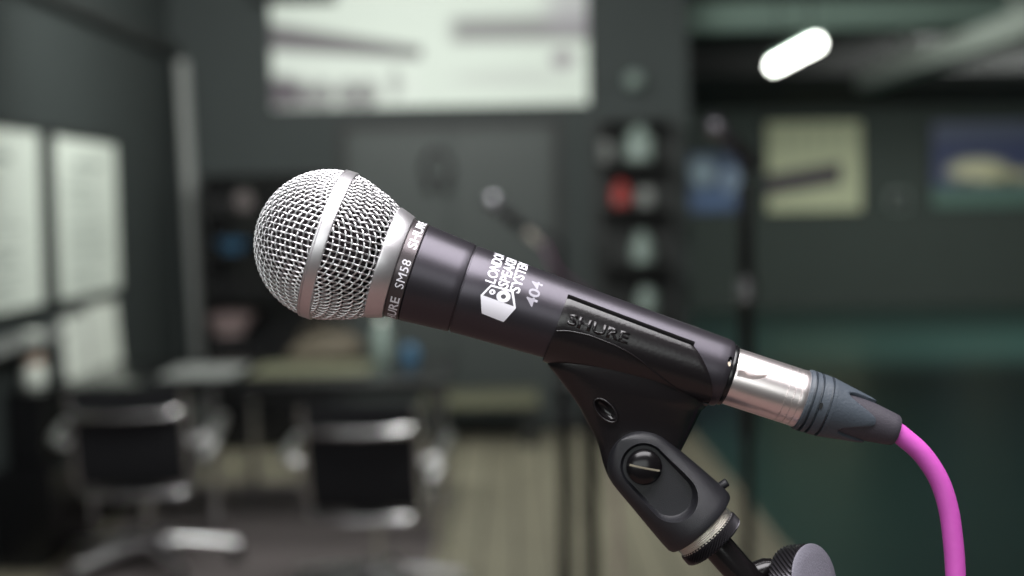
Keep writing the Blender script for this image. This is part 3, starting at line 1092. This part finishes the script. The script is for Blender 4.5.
# moulding line
def on_clip(px, py, lift=0.3):
    s, d = near(*sd(px, py), rc)
    r = rc(s) + lift
    ph = math.asin(max(-0.99, min(0.99, -d / r)))
    return Vector((s, -r * math.cos(ph), r * math.sin(ph)))
line = [(556.8, 331), (567, 331), (578.6, 332.9), (591, 336), (603, 340.5), (615, 345.5), (627, 351.5), (640, 360), (651.6, 369.7), (664, 379.5), (676, 388.5), (688, 396), (700, 402), (709, 404.5)]
b = bmesh.new()
tube(b, [on_clip(*q) for q in catmull([(x, y, 0) for x, y in line], 4) for q in [(q.x, q.y)]], 0.75, 8)
obj('moulding_line', fixn(b), M['plastic'], cradle, FM, smooth=60)
g = fit(text_bm('SHURE', 10, 0.35, 1.0, 5), 62, 11.5)
gg = bmesh.ops.extrude_face_region(g, geom=g.faces[:])
up = [v for v in gg['geom'] if isinstance(v, bmesh.types.BMVert)]
lift_ids = set(v.index for v in up)
g.verts.index_update()
upset = set(up)
for v in g.verts:
    s = 278.5 + v.co.x
    r = rc(s)
    ph = rad(5.5) + v.co.y / r
    rr = r + (0.5 if v in upset else -0.3)
    v.co = Vector((s, -rr * math.cos(ph), rr * math.sin(ph)))
obj('embossed_lettering', fixn(g), M['plastic'], cradle, FM)
# neck below the cradle
Lp = [(552, 345), (547, 362), (556, 375), (567.5, 390), (578, 405), (586, 420), (593, 433), (599, 447), (603, 463), (609, 478), (618, 490)]
Rp = [(716, 384), (713, 398), (706, 406), (701, 411), (697, 419), (692, 429), (686, 441), (680, 453), (676, 465), (670, 478), (660, 490)]
hd = [31, 29, 27, 24, 20.5, 17, 15, 13, 12, 11.5, 11]
b = bmesh.new()
loops = []
Ls = catmull([(x, y, h) for (x, y), h in zip(Lp, hd)], 4)
Rs = catmull([(x, y, h) for (x, y), h in zip(Rp, hd)], 4)
NQ = 48
for l, r in zip(Ls, Rs):
    cx, cz = (l.x + r.x) / 2 - 512, 288 - (l.y + r.y) / 2
    ax, az = (r.x - l.x) / 2, ((288 - r.y) - (288 - l.y)) / 2
    lp = []
    for k in range(NQ):
        a = 2 * PI * k / NQ
        ca, sa = math.cos(a), math.sin(a)
        ex = 2 / 2.6
        u = math.copysign(abs(ca) ** ex, ca)
        v = math.copysign(abs(sa) ** ex, sa)
        lp.append(Vector((cx + ax * u, -l.z * v, cz + az * u)))
    loops.append(lp)
rings(b, loops)
neck = obj('neck', fixn(b), M['plastic'], clip, FI, smooth=60)
# keep the neck out of the handle
e = bmesh.new()
lathe(e, [(200, 39.2), (260, 39.2), (430, 33.2)], 64)
boolean(neck, e, FM)
# oval dimple in the neck
mo = Matrix.Translation((604.3 - 512, 0, 288 - 408.8)) @ Matrix.Rotation(rad(47), 4, 'Y')
e = bmesh.new()
rings(e, [[Vector((14 * q * math.cos(2 * PI * k / 32), yy, 6.8 * q * math.sin(2 * PI * k / 32))) for k in range(32)] for yy, q in ((-60, 1), (-19, 1), (-15.5, 0.8), (-13.2, 0.45), (-12.4, 0.1))])
e.transform(mo)
boolean(neck, e, FI)
resmooth(neck, 40)
b = bmesh.new()
tube(b, [mo @ Vector((14.6 * math.cos(2 * PI * k / 32), -19.4 - 1.9 * math.sin(2 * PI * k / 32), 7.4 * math.sin(2 * PI * k / 32))) for k in range(33)], 1.3, 8, cap=False)
obj('dimple_rim', fixn(b), M['plastic'], neck, FI, smooth=60)

# swivel base
FS = sub(642, 464, 46.5)
b = bmesh.new()
stations = []
A0 = 35.5
for k in range(0, 11):
    a = PI / 2 * (1 - k / 10)
    wq = -A0 * math.sin(a)
    hw_ = max(0.6, A0 * math.cos(a))
    stations.append((wq, hw_, 25.5, 3.4, 0))
stations = [(w_, h_, d_ if i > 0 else 23, e_, c_) for i, (w_, h_, d_, e_, c_) in enumerate(stations)]
stations += [(12, 36.5, 27, 3.2, 0.2), (24, 37.5, 29, 3.0, 0.5), (38, 38.8, 32, 2.7, 0.8), (52, 40, 35.5, 2.4, 1.0), (64, 41, 38.5, 2.15, 1.2), (74, 41.6, 40.5, 2.0, 1.4), (80, 41.6, 41, 2.0, 1.4), (83.5, 40.2, 39.8, 2.0, 1.4), (85, 37, 37, 2.0, 1.4), (85, 30, 30, 2, 1.4)]
loops = []
for w_, h_, d_, e_, c_ in stations:
    lp = []
    for k in range(64):
        a = 2 * PI * k / 64
        ca, sa = math.cos(a), math.sin(a)
        ex = 2 / e_
        lp.append(Vector((w_, -d_ * math.copysign(abs(ca) ** ex, ca), c_ + h_ * math.copysign(abs(sa) ** ex, sa))))
    loops.append(lp)
rings(b, loops)
fixn(b)
swivel = obj('swivel_base', b, M['satin'], clip, FS, smooth=45)
# stadium recess with flared wall
e = bmesh.new()
def stad(r0, yy):
    out = []
    for k in range(48):
        a = 2 * PI * k / 48
        cx = 0 if math.cos(a) < 0 else 40
        out.append(Vector((cx + (r0 + (0 if cx == 0 else -1)) * math.cos(a), yy, r0 * math.sin(a))))
    return out
rings(e, [stad(25.5, -60), stad(24.5, -27), stad(22.0, -20.5), stad(20.5, -19)])
boolean(swivel, e, FS)
resmooth(swivel, 40)
# screw
b = bmesh.new()
loops = []
for k in range(8):
    a = PI / 2 * k / 7
    loops.append([Vector((max(0.3, 17.5 * math.cos(a)) * math.cos(2 * PI * j / 40), -21 - 6.0 - 8 * math.sin(a), max(0.3, 17.5 * math.cos(a)) * math.sin(2 * PI * j / 40))) for j in range(40)])
loops = [[Vector((17.5 * math.cos(2 * PI * j / 40), -18, 17.5 * math.sin(2 * PI * j / 40))) for j in range(40)]] + loops
rings(b, loops)
FSC = sub(642, 464, 11)
screw = obj('pivot_screw', fixn(b), M['screw'], clip, FSC, smooth=50)
e = box(-22, 22, -45, -29.0, -1.1, 1.1)
boolean(screw, e, FSC)
resmooth(screw, 40)
obj('screw_slot', box(-15, 15, -29.6, -28.6, -1.0, 1.0), M['brass'], screw, FSC)
b = bmesh.new()
lathe(b, [(0, 4), (1, 4.5), (9, 4.5), (10, 3)], 16)
b.transform(Matrix.Translation((70, 0, 40)) @ Matrix.Rotation(rad(-80), 4, 'Y'))
obj('grub_nub', b, M['satin'], clip, FS, smooth=40)

# ------------------------------------------------------------------ microphone stand
kc = FI @ Vector((806 - 512, 20, 288 - 600))
stand = thing('microphone_stand', 'black microphone stand with knurled knob carrying the clip in the foreground', 'microphone stand', (kc.x + 0.004, kc.y + 0.005, 0.005))
FP = sub(712, 540, 48.5)          # along the boom
b = bmesh.new()
# zinc thread seen between swivel and lock ring
pr = [(-24, 26), (-22, 31)]
for k in range(8):
    s = -21 + k * 1.9
    pr += [(s, 32.6), (s + 0.95, 30.6)]
pr += [(-5.4, 31)]
lathe(b, pr, 80)
obj('threaded_nut', b, M['thread'], stand, FP, smooth=25)
def knurled(s0, s1, r, n, rows, depth=1.1):
    bm = bmesh.new()
    loops = []
    seg = n * 2
    loops.append([Vector((s0, -(r - 4) * math.cos(2 * PI * k / seg), (r - 4) * math.sin(2 * PI * k / seg))) for k in range(seg)])
    m_ = rows * 2 + 1
    for j in range(m_):
        s = s0 + 1.5 + (s1 - s0 - 3) * j / (m_ - 1)
        lp = []
        for k in range(seg):
            hi = (k + j) % 2 == 0
            rr = r if hi else r - depth
            if j in (0, m_ - 1):
                rr -= 1.0
            lp.append(Vector((s, -rr * math.cos(2 * PI * k / seg), rr * math.sin(2 * PI * k / seg))))
        loops.append(lp)
    loops.append([Vector((s1, -(r - 4) * math.cos(2 * PI * k / seg), (r - 4) * math.sin(2 * PI * k / seg))) for k in range(seg)])
    rings(bm, loops)
    return fixn(bm)
b = knurled(-9, 5, 34.5, 50, 4, 2.0)
obj('lock_ring', b, M['knurl'], stand, FP)
b = bmesh.new()
lathe(b, [(-40, 12), (8, 15.5), (112, 15.5), (114, 14)], 48)
obj('boom_arm', b, M['tube'], stand, FP, smooth=40)
# clutch block and pole
zc = FI @ Vector((785 - 512, 8, 288 - 622))
b = bmesh.new()
lathe(b, [(-16, 18), (-14, 22), (14, 22), (16, 18)], 40)
b.transform(Matrix.Rotation(rad(90), 4, 'Z'))
obj('clutch_block', b, M['satin'], stand, sub(785, 622, 0, 2), smooth=40)
b = bmesh.new()
lathe(b, [(0, 8), (1, 12), (18, 12), (26, 9)], 32)
obj('clutch_bolt', b, M['tube'], stand, sub(752, 578, -20, 12), smooth=40)
b = bmesh.new()
x0, y0 = zc.x - stand.location.x, zc.y - stand.location.y
lathe_z(b, [(0.03, 0.0095), (0.72, 0.0095)], 32, x0, y0)
obj('lower_tube', b, M['tube'], stand, smooth=40)
b = bmesh.new()
lathe_z(b, [(0.70, 0.0065), (zc.z, 0.0065)], 32, x0, y0)
obj('upper_tube', b, M['tube'], stand, smooth=40)
b = bmesh.new()
lathe_z(b, [(0.68, 0.013), (0.685, 0.015), (0.74, 0.015), (0.75, 0.010)], 32, x0, y0)
obj('height_collar', b, M['knurl'], stand, smooth=40)
for k in range(3):
    a = 2 * PI * k / 3 + 0.5
    b = bmesh.new()
    tube(b, [(x0 + 0.01 * math.cos(a), y0 + 0.01 * math.sin(a), 0.16), (x0 + 0.30 * math.cos(a), y0 + 0.30 * math.sin(a), 0.011)], 0.008, 12)
    lg = obj('leg', fixn(b), M['tube'], stand, smooth=40)
    b = bmesh.new()
    tube(b, [(x0 + 0.27 * math.cos(a), y0 + 0.27 * math.sin(a), 0.028), (x0 + 0.305 * math.cos(a), y0 + 0.305 * math.sin(a), 0.0115)], 0.0115, 12)
    obj('rubber_foot', fixn(b), M['satin'], lg, smooth=40)
b = bmesh.new()
lathe_z(b, [(0.13, 0.014), (0.14, 0.018), (0.19, 0.018), (0.20, 0.013)], 32, x0, y0)
obj('leg_hub', b, M['satin'], stand, smooth=40)
# tilt knob: axis right, toward the camera and slightly up
ax = Vector((0.66, -0.72, 0.20)).normalized()
fc = Vector((811 - 512, -14, 288 - 577))
qk = Vector((1, 0, 0)).rotation_difference(ax).to_matrix().to_4x4()
FK = FI @ Matrix.Translation(fc) @ qk
b = knurled(-30, 0, 36.5, 44, 5, 2.0)
knob = obj('tilt_knob', b, M['knurl'], stand, FK)
b = bmesh.new()
lathe(b, [(-0.5, 35), (0.6, 35.6), (1.8, 34), (3.2, 24), (3.8, 0.5)], 64)
obj('knob_face', b, M['knobface'], knob, FK, smooth=40)
b = bmesh.new()
lathe(b, [(-52, 9), (-30, 9)], 32)
obj('knob_shaft', b, M['tube'], knob, FK, smooth=40)

# ------------------------------------------------------------------ cable
xlr = thing('microphone_cable', 'pink cable with silver plug and dark rubber boot plugged into the microphone', 'cable', FM @ Vector((421, 0, 0)))
b = bmesh.new()
lathe(b, [(412, 20), (412, 30.4), (416.5, 31.2), (418.5, 31.2), (420, 30.6), (420.6, 29), (420.6, 24)], 96, cap=False)
obj('end_ring', b, M['black'], xlr, FM, smooth=35)
b = bmesh.new()
pr = [(419, 22), (420, 28.6), (424, 29.0), (470, 29.0)]
for s in (474, 481, 487.5):
    pr += [(s, 29.0), (s + 0.5, 28.5), (s + 1.1, 28.5), (s + 1.6, 29.0)]
pr += [(494.8, 29.2), (496, 28.6), (496.4, 26)]
lathe(b, pr, 128)
shell = obj('plug_shell', b, M['xlr'], xlr, FM, smooth=30)
# latch notch: a shallow recess with a lip
def shell_pt(px, py, lift):
    s, d = near(*sd(px, py), lambda q: 29.0)
    r = 29.0 + lift
    ph = math.asin(max(-0.99, min(0.99, -d / r)))
    return Vector((s, -r * math.cos(ph), r * math.sin(ph)))
outl = [(738.5, 370.6), (744, 371), (750, 375), (757, 375.3), (763, 374.6), (767.5, 373.8), (766, 377), (760.5, 379.4), (753, 379.6), (744, 377.8), (736.5, 376.4)]
e = bmesh.new()
rings(e, [[shell_pt(x, y, 3) for x, y in outl], [shell_pt(x, y, -5.0) for x, y in outl]])
boolean(shell, e, FM)
resmooth(shell, 30)
b = bmesh.new()
pr = [(495, 20), (495.4, 29.5), (496.4, 31.0)]
for s in (499.5, 506.5, 517):
    pr += [(s, 31.4 - (s - 496) * 0.03), (s + 0.4, 27.4), (s + 2.4, 27.4), (s + 2.8, 31.4 - (s - 496) * 0.03)]
pr += [(523, 30.4), (524, 27)]
lathe(b, pr, 96, cap=False)
obj('boot_collar', b, M['boot'], xlr, FM, smooth=30)
b = bmesh.new()
lathe(b, [(515, 27.6), (525, 26.6), (545, 23.0), (570, 19.4), (589, 16.6), (594, 15.6), (596, 14.2), (596.4, 10)], 96)
boot = obj('boot_core', b, M['boot2'], xlr, FM @ Matrix.Translation((0, 0, -0.6)), smooth=35)
b = bmesh.new()
def rb2(s):
    return 30.6 if s < 521 else 30.6 - (s - 521) * 0.166
n, mS = 128, 16
vo, vi = [], []
for k in range(n):
    ph = 2 * PI * k / n
    cc = 0.5 + 0.5 * math.cos(4 * (ph - rad(3)))
    s_end = 536 + 32 * (1 - (1 - cc) ** 1.4)
    ro, ri = [], []
    for j in range(mS + 1):
        s = 521 + (s_end - 521) * j / mS
        r = rb2(s) - (0.9 if j == mS else (0.3 if j == mS - 1 else 0))
        r -= (1 - cc) * 0.6
        ro.append(b.verts.new((s, -r * math.cos(ph), r * math.sin(ph))))
        r -= 3.2
        ri.append(b.verts.new((s, -r * math.cos(ph), r * math.sin(ph))))
    vo.append(ro)
    vi.append(ri)
for k in range(n):
    k2 = (k + 1) % n
    for j in range(mS):
        b.faces.new((vo[k][j], vo[k][j + 1], vo[k2][j + 1], vo[k2][j]))
        b.faces.new((vi[k][j], vi[k2][j], vi[k2][j + 1], vi[k][j + 1]))
    b.faces.new((vo[k][mS], vi[k][mS], vi[k2][mS], vo[k2][mS]))
    b.faces.new((vo[k][0], vo[k2][0], vi[k2][0], vi[k][0]))
obj('boot_petals', fixn(b), M['boot'], xlr, FM, smooth=50)
# small oval window in the boot collar
b = bmesh.new()
s0, d0 = near(*sd(821, 406), lambda q: 31.4)
ph = math.asin(-d0 / 31.4)
rings(b, [[Vector((1.7 * math.cos(2 * PI * k / 20), yy, 3.4 * math.sin(2 * PI * k / 20))) for k in range(20)] for yy in (-0.6, 0.6)])
b.transform(Matrix.Translation((s0, -31.0 * math.cos(ph), 31.0 * math.sin(ph))) @ Matrix.Rotation(-ph, 4, 'X'))
obj('collar_window', fixn(b), M['black'], xlr, FM, smooth=40)
pts = [(886, 426.5), (896, 431.6), (903.5, 437.2), (922.5, 454.5), (939, 480), (948.5, 509.5), (953.3, 543), (955.6, 577), (957, 640), (957.5, 760)]
wp = [FI @ Vector((x - 512, 0, 288 - y)) for x, y in pts]
l = wp[-1]
wp += [Vector((l.x + 0.002, l.y + 0.01, 1.0)), Vector((l.x + 0.01, l.y + 0.03, 0.5)), Vector((l.x + 0.02, l.y + 0.05, 0.12)), Vector((l.x + 0.05, l.y + 0.02, 0.012)), Vector((l.x + 0.2, l.y - 0.1, 0.004)), Vector((l.x + 0.5, l.y - 0.05, 0.004))]
b = bmesh.new()
tube(b, catmull([xlr.matrix_basis.inverted() @ q if False else q for q in wp], 14), 10.0 * K, 24)
obj('cord', fixn(b), M['cable'], xlr, Matrix.Identity(4), smooth=60)

# ------------------------------------------------------------------ two more microphones on stands, further back
def far_mic(px_ball, px_tail, Y, lab, cat='microphone', dim=1.0):
    a, c = at(px_ball[0], px_ball[1], Y), at(px_tail[0], px_tail[1], Y)
    ax_ = (c - a).normalized()
    q = Vector((1, 0, 0)).rotation_difference(ax_).to_matrix().to_4x4()
    fr = Matrix.Translation(a) @ q
    t = thing('microphone', lab, cat, a)
    b = bmesh.new()
    lathe(b, [(-0.0255, 0.001), (-0.022, 0.013), (-0.013, 0.022), (0, 0.0255), (0.012, 0.024), (0.020, 0.019)], 32)
    obj('grille', b, M['farmetal'], t, fr, smooth=50)
    b = bmesh.new()
    lathe(b, [(0.019, 0.0195), (0.025, 0.0178)], 32)
    obj('grille_collar', b, M['farmetal'], t, fr, smooth=40)
    b = bmesh.new()
    lathe(b, [(0.025, 0.0172), (0.08, 0.0140), (0.137, 0.0116), (0.139, 0.010)], 32)
    obj('handle', b, M['handle'], t, fr, smooth=40)
    return t, fr
def far_stand(t, fr, pole_px, Y, lab, knob_px=None, lower_r=0.021, upper_r=0.010):
    s = thing('microphone_stand', lab, 'microphone stand', (at(pole_px, 400, Y + 0.02).x, Y + 0.02, 0))
    L = Vector(s.location)
    j = fr @ Vector((0.085, 0, 0))
    top = Vector((L.x, L.y, j.z - 0.07))
    b = bmesh.new()
    lathe(b, [(0.055, 0.0150), (0.056, 0.0182), (0.112, 0.0155), (0.113, 0.0125)], 24)
    obj('clip', b, M['plastic'], s, fr, smooth=40)
    b = bmesh.new()
    tube(b, [j - L, top - L], 0.009, 12)
    obj('swivel_base', fixn(b), M['satin'], s, smooth=40)
    b = bmesh.new()
    lathe_z(b, [(0.03, lower_r), (0.95, lower_r), (0.96, upper_r), (top.z, upper_r)], 20)
    obj('pole', b, M['tube'], s, smooth=40)
    b = bmesh.new()
    kz = knob_px if knob_px else 0.86
    lathe_z(b, [(kz - 0.03, 0.018), (kz - 0.025, 0.024), (kz + 0.025, 0.024), (kz + 0.03, 0.016)], 20)
    obj('height_collar', b, M['chrome'] if knob_px else M['satin'], s, smooth=40)
    for k in range(3):
        a = 2 * PI * k / 3 + 0.1
        b = bmesh.new()
        tube(b, [(0.01 * math.cos(a), 0.01 * math.sin(a), 0.18), (0.30 * math.cos(a), 0.30 * math.sin(a), 0.012)], 0.009, 10)
        lg = obj('leg', fixn(b), M['tube'], s, smooth=40)
        b = bmesh.new()
        tube(b, [(0.27 * math.cos(a), 0.27 * math.sin(a), 0.03), (0.305 * math.cos(a), 0.305 * math.sin(a), 0.0125)], 0.0125, 10)
        obj('rubber_foot', fixn(b), M['satin'], lg, smooth=40)
    return s
def far_cable(fr, drop, lab, extra=None):
    a = fr @ Vector((0.139, 0, 0))
    d = (fr @ Vector((0.16, 0, 0)))
    t = thing('microphone_cable', lab, 'cable', a)
    b = bmesh.new()
    lathe(b, [(0.137, 0.0105), (0.168, 0.0105), (0.170, 0.008), (0.195, 0.0045)], 20)
    obj('plug', b, M['plug_glint'], t, fr, smooth=40)
    e_ = fr @ Vector((0.19, 0, 0))
    pts = [e_, fr @ Vector((0.215, 0, 0))] + [Vector(q) for q in drop]
    b = bmesh.new()
    tube(b, catmull(pts, 8), 0.003, 12)
    obj('cord', fixn(b), M['farcable'], t, Matrix.Identity(4), smooth=60)
    return t
t2, f2 = far_mic((492, 202), (529, 234), 4.4, 'blurred small microphone on a stand behind, above the handle of the front one')
far_stand(t2, f2, 564, 4.4, 'thin black microphone stand behind the front clip, its pole crossing the pale floor')
e2 = f2 @ Vector((0.24, 0, 0))
xx = at(614, 500, 4.5).x
far_cable(f2, [e2 + Vector((0.02, 0.0, -0.06)), (xx - 0.03, 4.5, 1.15), (xx, 4.5, 0.8), (xx + 0.01, 4.5, 0.4), (xx + 0.02, 4.5, 0.03), (xx + 0.12, 4.4, 0.004), (xx + 0.3, 4.3, 0.004)],
          'pink cable hanging from the blurred microphone behind the front one')
t3, f3 = far_mic((715, 126), (747, 158), 3.3, 'dim blurred microphone raised beside the dark hall opening')
far_stand(t3, f3, 747, 3.3, 'tall black microphone stand with a bright collar in front of the hall', at(747, 289, 3.32).z, 0.012, 0.017)
# second pole just right of the first one
s = thing('guitar_stand', 'slim black floor pole standing beside the thin stand behind the clip', 'stand', (at(591, 500, 4.2).x, 4.2, 0))
b = bmesh.new()
lathe_z(b, [(0.01, 0.021), (0.9, 0.021), (0.905, 0.011), (0.96, 0.011)], 20)
obj('pole', b, M['tube'], s, smooth=40)
b = bmesh.new()
lathe_z(b, [(0, 0.13), (0.012, 0.13), (0.02, 0.11), (0.03, 0.02)], 40)
obj('round_base', b, M['satin'], s, smooth=40)
